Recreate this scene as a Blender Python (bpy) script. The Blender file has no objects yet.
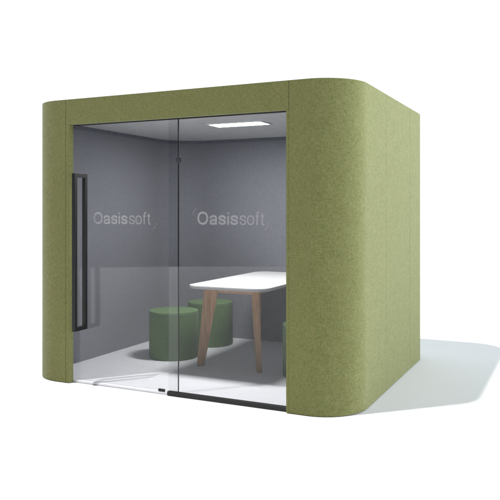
import bpy, bmesh, math
from mathutils import Vector, Matrix

S = bpy.context.scene
COL = S.collection
PI = math.pi

# ---------------------------------------------------------------- dimensions (metres)
W, D, H = 2.785, 2.353, 2.25        # pod footprint and height
R = 0.325                           # outer corner radius
OPL, OPR, OPT = 0.459, 2.316, 2.051 # opening: left, right, top
SEL, SER = 0.422, 2.3355            # front seams
INX, INY, INR = 0.08, 2.22, 0.40    # inner lining
CEIL = 2.122
FLZ = 0.018

# ---------------------------------------------------------------- materials
def new_mat(name):
    m = bpy.data.materials.new(name); m.use_nodes = True
    nt = m.node_tree
    return m, nt, nt.nodes['Principled BSDF'], nt.nodes['Material Output']

def N(nt, typ, **kw):
    n = nt.nodes.new(typ)
    for k, v in kw.items(): setattr(n, k, v)
    return n

def fabric(name, dark, mid, light, scale=1.0, bump=0.25, rough=0.95, sheen=0.15, contrast=1.0, hue=0.0):
    """Melange woven cloth: two crossed stretched noises (warp, weft) plus soft mottling."""
    m, nt, b, out = new_mat(name)
    L = nt.links
    tc = N(nt, 'ShaderNodeTexCoord')
    def noise(sx, sz, sc, det=3.0, rg=0.6):
        mp = N(nt, 'ShaderNodeMapping'); mp.inputs['Scale'].default_value = (sx, sx, sz)
        L.new(tc.outputs['Object'], mp.inputs['Vector'])
        n = N(nt, 'ShaderNodeTexNoise'); n.inputs['Scale'].default_value = sc * scale
        n.inputs['Detail'].default_value = det; n.inputs['Roughness'].default_value = rg
        L.new(mp.outputs['Vector'], n.inputs['Vector'])
        return n.outputs['Fac']
    weft = noise(0.42, 1.9, 85)
    warp = noise(1.9, 0.42, 85)
    fine = noise(1, 1, 330, 2)
    mott = noise(1, 1, 9, 2)
    def mth(op, a, c):
        n = N(nt, 'ShaderNodeMath', operation=op)
        for i, v in enumerate((a, c)):
            if isinstance(v, float): n.inputs[i].default_value = v
            else: L.new(v, n.inputs[i])
        return n.outputs[0]
    s = mth('ADD', mth('MULTIPLY', weft, 0.36), mth('MULTIPLY', warp, 0.36))
    s = mth('ADD', s, mth('MULTIPLY', fine, 0.28))
    s = mth('ADD', s, mth('MULTIPLY', mth('SUBTRACT', mott, 0.5), 0.08))
    r = N(nt, 'ShaderNodeValToRGB')
    e = r.color_ramp.elements
    h = 0.165 / contrast
    e[0].position = 0.5 - h; e[0].color = (*dark, 1)
    e[1].position = 0.5 + h; e[1].color = (*light, 1)
    k = e.new(0.5); k.color = (*mid, 1)
    L.new(s, r.inputs['Fac'])
    hs = N(nt, 'ShaderNodeHueSaturation'); hv = N(nt, 'ShaderNodeMapRange')
    hv.inputs['From Min'].default_value = 0.3; hv.inputs['From Max'].default_value = 0.7
    hv.inputs['To Min'].default_value = 0.5 - hue; hv.inputs['To Max'].default_value = 0.5 + hue
    L.new(noise(1, 1, 48, 2), hv.inputs['Value']); L.new(hv.outputs[0], hs.inputs['Hue'])
    L.new(r.outputs['Color'], hs.inputs['Color'])
    L.new(hs.outputs['Color'], b.inputs['Base Color'])
    bp = N(nt, 'ShaderNodeBump'); bp.inputs['Strength'].default_value = bump; bp.inputs['Distance'].default_value = 0.002
    L.new(s, bp.inputs['Height']); L.new(bp.outputs['Normal'], b.inputs['Normal'])
    b.inputs['Roughness'].default_value = rough
    b.inputs['Specular IOR Level'].default_value = 0.15
    b.inputs['Sheen Weight'].default_value = sheen
    b.inputs['Sheen Roughness'].default_value = 0.5
    return m

def plain(name, col, rough=0.5, spec=0.4, metal=0.0, var=0.06, nscale=14.0, bump=0.0, bscale=220.0):
    m, nt, b, out = new_mat(name)
    L = nt.links
    tc = N(nt, 'ShaderNodeTexCoord')
    n = N(nt, 'ShaderNodeTexNoise'); n.inputs['Scale'].default_value = nscale; n.inputs['Detail'].default_value = 5
    L.new(tc.outputs['Object'], n.inputs['Vector'])
    r = N(nt, 'ShaderNodeValToRGB')
    r.color_ramp.elements[0].position = 0.3; r.color_ramp.elements[1].position = 0.7
    r.color_ramp.elements[0].color = (*[c * (1 - var) for c in col], 1)
    r.color_ramp.elements[1].color = (*[min(1, c * (1 + var)) for c in col], 1)
    L.new(n.outputs['Fac'], r.inputs['Fac']); L.new(r.outputs['Color'], b.inputs['Base Color'])
    b.inputs['Roughness'].default_value = rough
    b.inputs['Specular IOR Level'].default_value = spec
    b.inputs['Metallic'].default_value = metal
    if bump:
        n2 = N(nt, 'ShaderNodeTexNoise'); n2.inputs['Scale'].default_value = bscale; n2.inputs['Detail'].default_value = 3
        L.new(tc.outputs['Object'], n2.inputs['Vector'])
        bp = N(nt, 'ShaderNodeBump'); bp.inputs['Strength'].default_value = bump; bp.inputs['Distance'].default_value = 0.001
        L.new(n2.outputs['Fac'], bp.inputs['Height']); L.new(bp.outputs['Normal'], b.inputs['Normal'])
    return m

def wood(name):
    m, nt, b, out = new_mat(name)
    L = nt.links
    tc = N(nt, 'ShaderNodeTexCoord')
    mp = N(nt, 'ShaderNodeMapping'); mp.inputs['Scale'].default_value = (14, 14, 0.9)
    L.new(tc.outputs['Object'], mp.inputs['Vector'])
    n = N(nt, 'ShaderNodeTexNoise'); n.inputs['Scale'].default_value = 5; n.inputs['Detail'].default_value = 6; n.inputs['Distortion'].default_value = 0.6
    L.new(mp.outputs['Vector'], n.inputs['Vector'])
    r = N(nt, 'ShaderNodeValToRGB'); e = r.color_ramp.elements
    e[0].position = 0.3; e[0].color = (0.38, 0.220, 0.118, 1)
    e[1].position = 0.7; e[1].color = (0.56, 0.35, 0.200, 1)
    L.new(n.outputs['Fac'], r.inputs['Fac']); L.new(r.outputs['Color'], b.inputs['Base Color'])
    b.inputs['Roughness'].default_value = 0.5
    bp = N(nt, 'ShaderNodeBump'); bp.inputs['Strength'].default_value = 0.1; bp.inputs['Distance'].default_value = 0.001
    L.new(n.outputs['Fac'], bp.inputs['Height']); L.new(bp.outputs['Normal'], b.inputs['Normal'])
    return m

def glass(name, tint=0.955, f0=0.02):
    """Architectural pane: straight-through transmission plus a Fresnel mirror."""
    m, nt, b, out = new_mat(name)
    L = nt.links; nt.nodes.remove(b)
    t = N(nt, 'ShaderNodeBsdfTransparent'); t.inputs['Color'].default_value = (tint, tint * 1.003, tint * 1.006, 1)
    g = N(nt, 'ShaderNodeBsdfGlossy'); g.inputs['Roughness'].default_value = 0.0; g.inputs['Color'].default_value = (1, 1, 1, 1)
    lw = N(nt, 'ShaderNodeLayerWeight'); lw.inputs['Blend'].default_value = 0.5
    pw = N(nt, 'ShaderNodeMath', operation='POWER'); pw.inputs[1].default_value = 5.0
    L.new(lw.outputs['Facing'], pw.inputs[0])
    f = N(nt, 'ShaderNodeMath', operation='MULTIPLY_ADD'); f.inputs[1].default_value = 1 - f0; f.inputs[2].default_value = f0   # Schlick
    L.new(pw.outputs[0], f.inputs[0])
    mx = N(nt, 'ShaderNodeMixShader')
    L.new(f.outputs[0], mx.inputs['Fac']); L.new(t.outputs[0], mx.inputs[1]); L.new(g.outputs[0], mx.inputs[2])
    L.new(mx.outputs[0], out.inputs['Surface'])
    return m

def vinyl(name, opacity=0.44):
    m, nt, b, out = new_mat(name)
    L = nt.links; nt.nodes.remove(b)
    t = N(nt, 'ShaderNodeBsdfTransparent'); t.inputs['Color'].default_value = (0.96, 0.96, 0.96, 1)
    d = N(nt, 'ShaderNodeBsdfDiffuse'); d.inputs['Color'].default_value = (0.56, 0.56, 0.59, 1)
    mx = N(nt, 'ShaderNodeMixShader'); mx.inputs['Fac'].default_value = opacity
    L.new(t.outputs[0], mx.inputs[1]); L.new(d.outputs[0], mx.inputs[2]); L.new(mx.outputs[0], out.inputs['Surface'])
    return m

def emit(name, strength):
    m, nt, b, out = new_mat(name)
    b.inputs['Base Color'].default_value = (0.9, 0.9, 0.9, 1)
    b.inputs['Emission Color'].default_value = (1, 0.985, 0.96, 1)
    b.inputs['Emission Strength'].default_value = strength
    return m

M = dict(
    felt=fabric('olive_felt', (0.112, 0.114, 0.030), (0.180, 0.185, 0.067), (0.254, 0.257, 0.110), hue=0.016),
    lining=fabric('grey_felt', (0.178, 0.183, 0.209), (0.210, 0.216, 0.245), (0.248, 0.254, 0.284), bump=0.12, sheen=0.05),
    pouf=fabric('green_wool', (0.083, 0.146, 0.058), (0.107, 0.182, 0.076), (0.133, 0.218, 0.097), bump=0.15, sheen=0.08),
    ceiling=plain('ceiling_board', (0.64, 0.64, 0.65), 0.85, 0.2, bump=0.08),
    cornice=plain('dark_cornice', (0.165, 0.172, 0.20), 0.85, 0.15),
    podfloor=plain('pale_floor', (0.80, 0.81, 0.86), 0.55, 0.3, var=0.02, bump=0.05),
    white=plain('white_laminate', (0.84, 0.84, 0.85), 0.35, 0.4, var=0.01),
    edge=plain('grey_edge', (0.55, 0.54, 0.53), 0.5, 0.3, var=0.03),
    black=plain('black_powder_coat', (0.011, 0.011, 0.012), 0.45, 0.40, bump=0.05),
    core=plain('shadow_gap', (0.05, 0.055, 0.03), 0.9, 0.1),
    knob=plain('smoked_plastic', (0.045, 0.045, 0.05), 0.35, 0.4),
    wood=wood('oak'),
    glass=glass('clear_glass'),
    vinyl=vinyl('frosted_vinyl'),
    lamp=emit('light_diffuser', 118.0),
    frame=plain('white_metal', (0.8, 0.8, 0.8), 0.5, 0.4, var=0.01),
    ground=plain('white_studio_floor', (0.90, 0.90, 0.905), 0.75, 0.1, var=0.006, nscale=3.0),
)

# ---------------------------------------------------------------- helpers
def link(name, bm, mat, parent=None, bevel=0.0, seg=2, smooth=True, angle=35):
    bmesh.ops.recalc_face_normals(bm, faces=bm.faces)
    me = bpy.data.meshes.new(name); bm.to_mesh(me); bm.free()
    o = bpy.data.objects.new(name, me); COL.objects.link(o)
    me.materials.append(mat)
    if smooth:
        me.polygons.foreach_set('use_smooth', [True] * len(me.polygons))
        me.set_sharp_from_angle(angle=math.radians(angle))
    if bevel:
        b = o.modifiers.new('bevel', 'BEVEL'); b.width = bevel; b.segments = seg
        b.limit_method = 'ANGLE'; b.angle_limit = math.radians(40); b.harden_normals = True
    if parent: o.parent = parent
    return o

def thing(name, label, cat, loc=(0, 0, 0), group=None):
    o = bpy.data.objects.new(name, None); COL.objects.link(o)
    o.empty_display_size = 0.1; o.location = loc
    o['label'] = label; o['category'] = cat
    if group: o['group'] = group
    return o

def box_bm(x0, x1, y0, y1, z0, z1, bm=None):
    bm = bm or bmesh.new()
    r = bmesh.ops.create_cube(bm, size=1.0)
    for v in r['verts']:
        v.co = Vector(((x0 + x1) / 2 + v.co.x * (x1 - x0), (y0 + y1) / 2 + v.co.y * (y1 - y0), (z0 + z1) / 2 + v.co.z * (z1 - z0)))
    return bm

def box(name, mat, parent, x0, x1, y0, y1, z0, z1, bevel=0.002, seg=2):
    return link(name, box_bm(x0, x1, y0, y1, z0, z1), mat, parent, bevel, seg)

def arc(cx, cy, r, a0, a1, n=20):
    return [(cx + r * math.cos(math.radians(a0 + (a1 - a0) * i / n)), cy + r * math.sin(math.radians(a0 + (a1 - a0) * i / n))) for i in range(n + 1)]

def ribbon_bm(path, thick, z0, z1, side=1):
    """A wall swept along an open plan path; the thickness grows to the left (side=1) of the travel direction."""
    bm = bmesh.new()
    pts = [Vector((x, y)) for x, y in path]
    offs = []
    for i, p in enumerate(pts):
        d0 = (pts[i] - pts[i - 1]).normalized() if i else None
        d1 = (pts[i + 1] - pts[i]).normalized() if i < len(pts) - 1 else None
        n0 = Vector((-d0.y, d0.x)) if d0 is not None else None
        n1 = Vector((-d1.y, d1.x)) if d1 is not None else None
        if n0 is None: o = n1
        elif n1 is None: o = n0
        else:
            o = (n0 + n1).normalized(); o = o / max(0.3, o.dot(n0))
        offs.append(p + o * thick * side)
    rows = []
    for p, q in zip(pts, offs):
        rows.append([bm.verts.new((p.x, p.y, z0)), bm.verts.new((p.x, p.y, z1)), bm.verts.new((q.x, q.y, z1)), bm.verts.new((q.x, q.y, z0))])
    for a, b in zip(rows, rows[1:]):
        for k in range(4):
            bm.faces.new((a[k], a[(k + 1) % 4], b[(k + 1) % 4], b[k]))
    bm.faces.new(rows[0]); bm.faces.new(rows[-1][::-1])
    return bm

def prism_bm(pts, z0, z1):
    bm = bmesh.new()
    a = [bm.verts.new((x, y, z0)) for x, y in pts]; b = [bm.verts.new((x, y, z1)) for x, y in pts]
    bm.faces.new(a[::-1]); bm.faces.new(b)
    n = len(pts)
    for i in range(n): bm.faces.new((a[i], a[(i + 1) % n], b[(i + 1) % n], b[i]))
    return bm

def round_rect(x0, x1, y0, y1, r, n=12):
    return (arc(x1 - r, y0 + r, r, -90, 0, n) + arc(x1 - r, y1 - r, r, 0, 90, n)
            + arc(x0 + r, y1 - r, r, 90, 180, n) + arc(x0 + r, y0 + r, r, 180, 270, n))

def lathe_bm(profile, n=64):
    bm = bmesh.new(); rings = []
    for r, z in profile:
        if r < 1e-6: rings.append([bm.verts.new((0, 0, z))])
        else: rings.append([bm.verts.new((r * math.cos(2 * PI * i / n), r * math.sin(2 * PI * i / n), z)) for i in range(n)])
    for a, b in zip(rings, rings[1:]):
        for i in range(n):
            j = (i + 1) % n
            if len(a) == 1 and len(b) == 1: continue
            if len(a) == 1: bm.faces.new((a[0], b[j], b[i]))
            elif len(b) == 1: bm.faces.new((a[i], a[j], b[0]))
            else: bm.faces.new((a[i], a[j], b[j], b[i]))
    return bm

# ---------------------------------------------------------------- setting: round white studio floor
bm = bmesh.new()
bmesh.ops.create_circle(bm, cap_ends=True, radius=11.6, segments=160)
g = link('ground', bm, M['ground'], smooth=False)
g.location = (1.4, 0.0, 0.0); g['kind'] = 'structure'

# ---------------------------------------------------------------- the pod
pod = thing('meeting_pod', 'olive green felt covered meeting pod with rounded corners and a glass front', 'pod')
T = 0.05     # panel thickness
G = 0.0010   # half of a seam

def panel(name, path):
    return link(name, ribbon_bm(path, T, 0.004, H, side=1), M['felt'], pod, 0.002, 2)
S1, S2 = 0.8406, 1.6406
# counter-clockwise in plan seen from above, so the thickness grows inwards
panel('corner_panel', [(SER + G, 0)] + arc(W - R, R, R, -90, 0, 28) + [(W, S1 - G)])
panel('side_panel', [(W, S1 + G), (W, S2 - G)])
panel('corner_panel', [(W, S2 + G)] + arc(W - R, D - R, R, 0, 90, 28) + [(SER + G, D)])
panel('rear_panel', [(SER - G, D), (W / 2 + G, D)])
panel('rear_panel', [(W / 2 - G, D), (SEL + G, D)])
panel('corner_panel', [(SEL - G, D)] + arc(R, D - R, R, 90, 180, 28) + [(0, S2 + G)])
panel('side_panel', [(0, S2 - G), (0, S1 + G)])
panel('corner_panel', [(0, S1 - G)] + arc(R, R, R, 180, 270, 28) + [(SEL - G, 0)])
box('header_panel', M['felt'], pod, SEL + G, SER - G, 0, T, OPT, H, 0.002)
box('door_jamb', M['felt'], pod, SEL + G, OPL, 0.0, 0.048, 0.004, OPT - 0.0003, 0.0015)
box('door_jamb', M['felt'], pod, OPR, SER + G - 0.0003, 0.0, 0.036, 0.004, OPT - 0.0003, 0.0015)
# roof slab inside the panel ring
link('roof', prism_bm(round_rect(T - 0.012, W - T + 0.012, T - 0.012, D - T + 0.012, R - T + 0.012), CEIL + 0.012, H - 0.012), M['felt'], pod)
# interior lining: one bent felt wall with rounded rear corners
FR = R - INX   # front return, concentric with the outer corner
inner = [(OPL - 0.032, INX)] + arc(R, R, FR, 270, 180, 16) + arc(INX + INR, INY - INR, INR, 180, 90, 24) + arc(W - INX - INR, INY - INR, INR, 90, 0, 24) + arc(W - R, R, FR, 0, -90, 16) + [(OPR + 0.002, INX)]
link('interior_wall', ribbon_bm(inner, 0.022, 0.006, CEIL + 0.008, side=1), M['lining'], pod, 0.0)
corn = [(OPL - 0.031, INX + 0.0005)] + arc(R, R, FR - 0.0005, 270, 180, 16) + arc(INX + INR, INY - INR, INR - 0.0005, 180, 90, 24) + arc(W - INX - INR, INY - INR, INR - 0.0005, 90, 0, 24) + arc(W - R, R, FR - 0.0005, 0, -90, 16) + [(OPR + 0.001, INX + 0.0005)]
link('cornice', ribbon_bm(corn, 0.010, CEIL - 0.032, CEIL - 0.001, side=-1), M['cornice'], pod, 0.0015)
# floor plate and ceiling
e = 0.002
front_l = arc(R, R, FR - e, 180, 270, 14); front_r = arc(W - R, R, FR - e, -90, 0, 14)
rear = arc(W - INX - INR, INY - INR, INR - e, 0, 90, 20) + arc(INX + INR, INY - INR, INR - e, 90, 180, 20)
fl = front_l + [(OPL - 0.03, INX + e), (OPL - 0.03, 0.051), (OPL + e, 0.051), (OPL + e, 0.045), (1.351, 0.045), (1.351, 0.027), (OPR - e, 0.027), (OPR - e, INX + e)] + front_r + rear
link('floor', prism_bm(fl, 0.003, FLZ), M['podfloor'], pod, 0.0015)
ce = front_l + [(OPL, INX + e), (OPL, 0.0772), (OPR, 0.0772), (OPR, INX + e)] + front_r + rear
ceil = link('ceiling', prism_bm(ce, CEIL, CEIL + 0.008), M['ceiling'], pod)
box('light_panel', M['lamp'], ceil, 1.19, 1.68, 0.955, 1.150, CEIL - 0.007, CEIL - 0.001, 0.001)
bm = bmesh.new()
lx0, lx1, ly0, ly1 = 1.172, 1.698, 0.937, 1.168
box_bm(lx0, lx1, ly0, 0.954, CEIL - 0.009, CEIL - 0.0005, bm); box_bm(lx0, lx1, 1.151, ly1, CEIL - 0.009, CEIL - 0.0005, bm)
box_bm(lx0, 1.189, 0.9541, 1.1509, CEIL - 0.009, CEIL - 0.0005, bm); box_bm(1.681, lx1, 0.9541, 1.1509, CEIL - 0.009, CEIL - 0.0005, bm)
link('light_frame', bm, M['frame'], ceil)

# lining behind the header
box('header_lining', M['lining'], pod, OPL - 0.001, OPR + 0.001, T + 0.002, 0.0771, OPT + 0.031, CEIL + 0.010, 0.0)
# glass front
GF0, GF1 = 0.040, 0.048   # fixed pane
GD0, GD1 = 0.062, 0.070   # sliding door, behind the fixed pane
box('top_track', M['black'], pod, OPL + 0.001, OPR - 0.001, 0.0515, 0.076, OPT - 0.006, OPT + 0.03, 0.001)
fixed = box('fixed_glass', M['glass'], pod, 1.358, OPR + 0.014, GF0, GF1, 0.034, OPT - 0.0005, 0.0)
box('bottom_rail', M['black'], pod, 1.352, OPR - 0.0005, 0.0262, 0.058, 0.003, 0.033, 0.002)
box('floor_guide', M['black'], pod, 1.259, 1.318, 0.0462, 0.0605, FLZ + 0.0005, FLZ + 0.021, 0.006, 3)
door = box('sliding_door', M['glass'], pod, 0.440, 1.4235, GD0, GD1, FLZ + 0.006, OPT - 0.007, 0.0)
box('edge_seal', M['black'], door, 1.4237, 1.4305, GD0 - 0.0005, GD1 + 0.0005, FLZ + 0.006, OPT - 0.007, 0.001)
# pull handle: a tall rectangular loop standing out from the door
hb = 0.030
bm = bmesh.new()
hx0, hx1, hy0, hy1, hz0, hz1 = 0.560, 0.590, -0.090, GD0 - 0.0005, 0.432, 1.657
box_bm(hx0, hx1, hy0, hy0 + hb, hz0, hz1, bm)
box_bm(hx0, hx1, hy1 - hb, hy1, hz0, hz1, bm)
box_bm(hx0, hx1, hy0 + hb - 0.0002, hy1 - hb + 0.0002, hz1 - hb, hz1, bm)
box_bm(hx0, hx1, hy0 + hb - 0.0002, hy1 - hb + 0.0002, hz0, hz0 + hb, bm)
link('pull_handle', bm, M['black'], door, 0.0015)
# round finger knob by the meeting edge
bm = lathe_bm([(0, 0), (0.024, 0), (0.0255, 0.0015), (0.0255, 0.005), (0.024, 0.0065), (0, 0.0065)], 40)
bmesh.ops.rotate(bm, verts=bm.verts, cent=(0, 0, 0), matrix=Matrix.Rotation(PI / 2, 3, 'X'))
bmesh.ops.translate(bm, verts=bm.verts, vec=(1.449, GF0 - 0.0005, 1.742))
link('glass_clamp', bm, M['knob'], fixed)

# ---------------------------------------------------------------- lettering on the glass
def spline(pts, n=8):
    """Catmull-Rom curve through the points."""
    if len(pts) < 3: return pts
    P = [pts[0]] + list(pts) + [pts[-1]]; out = []
    for i in range(1, len(P) - 2):
        p0, p1, p2, p3 = P[i - 1], P[i], P[i + 1], P[i + 2]
        for k in range(n):
            t = k / n
            out.append(tuple(0.5 * (2 * p1[c] + (p2[c] - p0[c]) * t + (2 * p0[c] - 5 * p1[c] + 4 * p2[c] - p3[c]) * t * t
                                    + (3 * p1[c] - p0[c] - 3 * p2[c] + p3[c]) * t ** 3) for c in (0, 1)))
    out.append(tuple(pts[-1])); return out
def ring(n=40, e=2.35):
    q = []
    for i in range(n + 1):
        a = 2 * PI * i / n; c, d = math.cos(a), math.sin(a)
        q.append((0.5 + 0.5 * math.copysign(abs(c) ** (2 / e), c), 0.5 + 0.5 * math.copysign(abs(d) ** (2 / e), d)))
    return q
XH = 0.735
# grotesque letters as pen strokes in a unit box: (advance width, height, strokes)
GLYPH = {
    'O': (0.80, 1.0, [ring()]),
    'o': (0.62, XH, [ring()]),
    's': (0.56, XH, [spline([(0.96, .74), (.86, .92), (.5, 1.0), (.14, .92), (.03, .74), (.18, .58), (.5, .5), (.84, .41), (.98, .25), (.87, .08), (.5, 0), (.12, .08), (0.0, .27)])]),
    'a': (0.58, XH, [spline([(.05, .76), (.17, .94), (.5, 1.0), (.83, .94), (.97, .76), (.97, .5)]) + [(.97, -.10)],
                     spline([(.97, .50), (.6, .50), (.2, .42), (.02, .23), (.12, .05), (.42, 0), (.75, .06), (.97, .26)])]),
    'i': (0.0, XH, [[(0, -.10), (0, 1.06)]]),
    'f': (0.36, 1.0, [spline([(1.0, 1.0), (.78, 1.02), (.52, .93), (.45, .78), (.45, .7)]) + [(.45, -.04)], [(.02, XH - .03), (.95, XH - .03)]]),
    't': (0.36, 0.93, [[(.45, 1.0), (.45, .3)] + spline([(.45, .22), (.53, .04), (.75, -.02), (1.0, .01)]), [(.02, (XH - .03) / .93), (.98, (XH - .03) / .93)]]),
}
def word_strokes(txt, weight, gap):
    """Pen strokes of a word in cap heights: [(points, half width)], total width."""
    x = 0; out = []; h = weight / 2
    for ch in txt:
        wd, ht, strokes = GLYPH[ch]
        inner_w = max(0.0, wd - weight)
        for st in strokes:
            out.append(([(x + h + u * inner_w, h + v * (ht - weight)) for u, v in st], h))
        if ch == 'i': out.append(([(x + h, ht + 0.09), (x + h, ht + 0.09 + weight * 0.95)], h))
        x += max(wd, weight) + gap
    return out, x - gap

def lettering(parent, xa, xb, xc, xd, zb, cap, y, arcs):
    """bold word xa..xb, light word xc..xd, baseline zb, capital height cap; two thin corner arcs."""
    bm = bmesh.new()
    jobs = []
    for txt, wt, x0, x1 in (('Oasis', 0.140, xa, xb), ('soft', 0.098, xc, xd)):
        st, tw = word_strokes(txt, wt, 0.08 if wt > 0.1 else 0.07)
        kx = (x1 - x0) / tw
        for pts, h in st: jobs.append(([(x0 + u * kx, zb + v * cap) for u, v in pts], h * (kx + cap) / 2))
    for (cx, cz, r, a0, a1) in arcs:
        jobs.append(([(cx + r * math.cos(math.radians(a0 + (a1 - a0) * i / 14)), cz + r * math.sin(math.radians(a0 + (a1 - a0) * i / 14))) for i in range(15)], 0.0017))
    # union of all pen strokes on a 0.8 mm grid, so that the film is a single layer
    c = 0.0008; cells = {}
    for pts, h in jobs:
        n = len(pts) - 1
        closed = math.hypot(pts[0][0] - pts[-1][0], pts[0][1] - pts[-1][1]) < 1e-6
        for i in range(n):
            (ax, az), (bx, bz) = pts[i], pts[i + 1]
            dx, dz = bx - ax, bz - az; ll = dx * dx + dz * dz
            if ll < 1e-12: continue
            lo = -9 if (i > 0 or closed) else 0.0
            hi = 9 if (i < n - 1 or closed) else 1.0
            for ix in range(int((min(ax, bx) - h) / c), int((max(ax, bx) + h) / c) + 1):
                for iz in range(int((min(az, bz) - h) / c), int((max(az, bz) + h) / c) + 1):
                    px, pz = (ix + 0.5) * c - ax, (iz + 0.5) * c - az
                    t = (px * dx + pz * dz) / ll
                    if t < lo or t > hi: continue
                    t = min(1, max(0, t))
                    if (px - t * dx) ** 2 + (pz - t * dz) ** 2 <= h * h: cells.setdefault(iz, set()).add(ix)
    for iz, row in cells.items():
        xs = sorted(row); a = xs[0]; prev = a
        for x in xs[1:] + [None]:
            if x is None or x != prev + 1:
                bm.faces.new([bm.verts.new(v) for v in ((a * c, y, iz * c), ((prev + 1) * c, y, iz * c), ((prev + 1) * c, y, (iz + 1) * c), (a * c, y, (iz + 1) * c))])
                a = x
            prev = x
    return link('lettering', bm, M['vinyl'], parent, smooth=False)

lettering(door, 0.650, 0.975, 0.988, 1.186, 1.264, 0.093, GD0 - 0.0012, [(0.640, 1.345, 0.036, 95, 195), (1.198, 1.268, 0.036, -85, 15)])
lettering(fixed, 1.604, 1.935, 1.947, 2.138, 1.268, 0.093, GF0 - 0.0012, [(1.603, 1.345, 0.036, 95, 195), (2.130, 1.276, 0.036, -85, 15)])

# ---------------------------------------------------------------- meeting table
TX0, TX1, TY0, TY1, TH = 1.100, 1.840, 0.685, 2.190, 0.740
tcx, tcy = (TX0 + TX1) / 2, (TY0 + TY1) / 2
table = thing('table', 'white topped meeting table on tapered wooden legs inside the pod', 'table', (tcx, tcy, FLZ + 0.0005))
zf = FLZ + 0.0005
hw, hl = (TX1 - TX0) / 2, (TY1 - TY0) / 2
top = link('tabletop', prism_bm(round_rect(-hw, hw, -hl, hl, 0.13, 14), TH - 0.010 - zf, TH - zf), M['white'], table, 0.002)
link('edge_band', prism_bm(round_rect(-hw + 0.003, hw - 0.003, -hl + 0.003, hl - 0.003, 0.127, 14), TH - 0.026 - zf, TH - 0.0105 - zf), M['edge'], top, 0.003)
ztop = TH - 0.0265 - zf
def leg(sx, sy):
    """Diagonal board: wide at the top, narrow at the foot, leaning outwards."""
    u = Vector((sx, sy, 0)).normalized(); n = Vector((-u.y, u.x, 0))
    foot_o = Vector(((hw - 0.128 if sx > 0 else -hw + (0.006 if sy < 0 else 0.027)), (-hl + 0.215 if sy < 0 else hl - 0.10), 0)); 
    top_o = Vector(((hw - 0.166 if sx > 0 else -hw + (0.068 if sy < 0 else 0.048)), (-hl + 0.235 if sy < 0 else hl - 0.19), 0))
    th = 0.016
    bm = bmesh.new()
    out = [foot_o, foot_o - u * 0.062, top_o - u * 0.128, top_o]
    zz = [0, 0, ztop, ztop]
    a = [bm.verts.new((p + n * th) + Vector((0, 0, z))) for p, z in zip(out, zz)]
    b = [bm.verts.new((p - n * th) + Vector((0, 0, z))) for p, z in zip(out, zz)]
    bm.faces.new(a); bm.faces.new(b[::-1])
    for i in range(4): bm.faces.new((a[i], b[i], b[(i + 1) % 4], a[(i + 1) % 4]))
    return link('leg', bm, M['wood'], table, 0.004, 3)
for sx in (-1, 1):
    for sy in (-1, 1): leg(sx, sy)
for sy in (-1, 1):
    yy = sy * (hl - 0.275)
    box('cross_rail', M['wood'], table, -hw + 0.19, hw - 0.22, yy - 0.014, yy + 0.014, ztop - 0.055, ztop - 0.0005, 0.003)
for sx in (-1, 1):
    xx = sx * (hw - 0.2)
    box('side_rail', M['wood'], table, xx - 0.014, xx + 0.014, -hl + 0.292, hl - 0.292, ztop - 0.055, ztop - 0.0007, 0.003)

# ---------------------------------------------------------------- stools
def make_stool(label):
    t = thing('stool', label, 'stool', (0, 0, 0), 'round green stools around the table')
    r, h = 0.227, 0.430
    zs = h - 0.030
    link('body', lathe_bm([(0, 0.0), (r - 0.010, 0.0), (r - 0.003, 0.003), (r, 0.010), (r, zs - 0.0015), (r - 0.0015, zs), (0, zs)], 72), M['pouf'], t)
    link('seat_pad', lathe_bm([(0, zs + 0.0005), (r - 0.0015, zs + 0.0005), (r, zs + 0.002), (r, h - 0.008), (r - 0.002, h - 0.003), (r - 0.007, h - 0.0005), (r - 0.05, h + 0.001), (0, h + 0.003)], 72), M['pouf'], t)
    return t
spots = [((0.710, 1.154), 'round green stool nearest the sliding glass door, left of the white table'),
         ((0.720, 1.836), 'round green stool farther back, partly behind the left wooden table leg'),
         ((2.112, 1.010), 'round green stool right of the table, almost hidden by the pod corner')]
proto = make_stool(spots[0][1])
for i, ((x, y), lab) in enumerate(spots):
    if i == 0: o = proto
    else:
        o = proto.copy(); COL.objects.link(o)
        for ch in list(proto.children):
            c = ch.copy(); COL.objects.link(c); c.parent = o
    o['label'] = lab
    o.location = (x, y, FLZ + 0.0005); o.rotation_euler = (0, 0, 1.1 * i)

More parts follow.
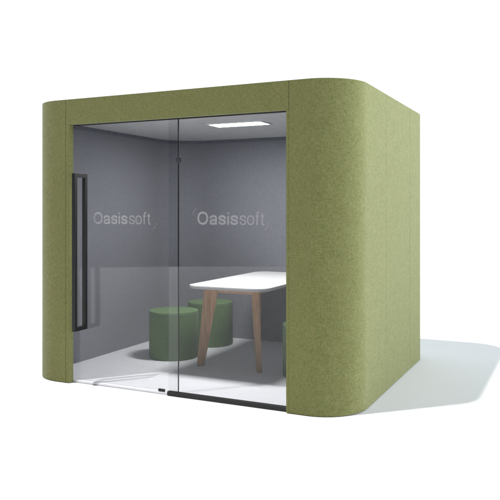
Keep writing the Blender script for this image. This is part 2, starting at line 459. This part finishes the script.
# ---------------------------------------------------------------- studio light
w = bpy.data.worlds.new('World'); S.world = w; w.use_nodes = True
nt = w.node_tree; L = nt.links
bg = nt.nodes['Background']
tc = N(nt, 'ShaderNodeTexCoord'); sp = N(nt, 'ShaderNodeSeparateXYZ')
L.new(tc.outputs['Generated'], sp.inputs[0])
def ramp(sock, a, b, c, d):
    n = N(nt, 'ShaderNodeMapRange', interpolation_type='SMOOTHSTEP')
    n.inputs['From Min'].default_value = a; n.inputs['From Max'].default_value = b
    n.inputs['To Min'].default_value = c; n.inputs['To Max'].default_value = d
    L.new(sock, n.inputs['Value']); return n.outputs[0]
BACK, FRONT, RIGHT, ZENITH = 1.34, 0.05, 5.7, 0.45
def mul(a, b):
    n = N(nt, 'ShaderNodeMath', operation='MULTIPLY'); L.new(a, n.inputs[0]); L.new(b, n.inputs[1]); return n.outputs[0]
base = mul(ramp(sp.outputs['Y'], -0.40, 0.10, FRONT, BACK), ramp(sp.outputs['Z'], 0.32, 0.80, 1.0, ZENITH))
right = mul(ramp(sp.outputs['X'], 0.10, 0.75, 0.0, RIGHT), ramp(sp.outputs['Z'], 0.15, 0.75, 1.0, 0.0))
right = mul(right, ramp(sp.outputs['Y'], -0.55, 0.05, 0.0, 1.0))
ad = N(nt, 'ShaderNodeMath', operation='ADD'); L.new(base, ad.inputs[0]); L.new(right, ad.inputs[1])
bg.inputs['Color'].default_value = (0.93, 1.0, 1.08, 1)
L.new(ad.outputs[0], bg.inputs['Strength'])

az, el = math.atan2(0.65, 0.76), math.radians(69)
trav = Vector((math.sin(az) * math.cos(el), math.cos(az) * math.cos(el), -math.sin(el)))
li = bpy.data.lights.new('key_lamp', 'AREA'); li.shape = 'DISK'; li.size = 1.0; li.energy = 1750 * (40 / 14) ** 2; li.color = (1, 0.985, 0.96)
lo = bpy.data.objects.new('key_lamp', li); COL.objects.link(lo)
lo.location = Vector((1.6, 1.0, 0)) - trav * 40
lo.rotation_euler = trav.to_track_quat('-Z', 'Y').to_euler()

# ---------------------------------------------------------------- camera
cd = bpy.data.cameras.new('camera'); co = bpy.data.objects.new('camera', cd); COL.objects.link(co)
cd.sensor_width = 36; cd.lens = 691.1 / 500 * 36
cd.shift_y = -(250 - 209.694) / 500
cd.clip_start = 0.05; cd.clip_end = 200
co.location = (4.1152, -4.3158, 1.3757)
co.rotation_euler = (PI / 2, 0, 0.4471)
S.camera = co

S.view_settings.view_transform = 'Standard'; S.view_settings.look = 'None'
S.view_settings.exposure = 0; S.view_settings.gamma = 1
S.cycles.use_denoising = True
S.cycles.max_bounces = 10; S.cycles.diffuse_bounces = 5; S.cycles.transparent_max_bounces = 16
S.cycles.sample_clamp_indirect = 6; S.cycles.sample_clamp_direct = 30
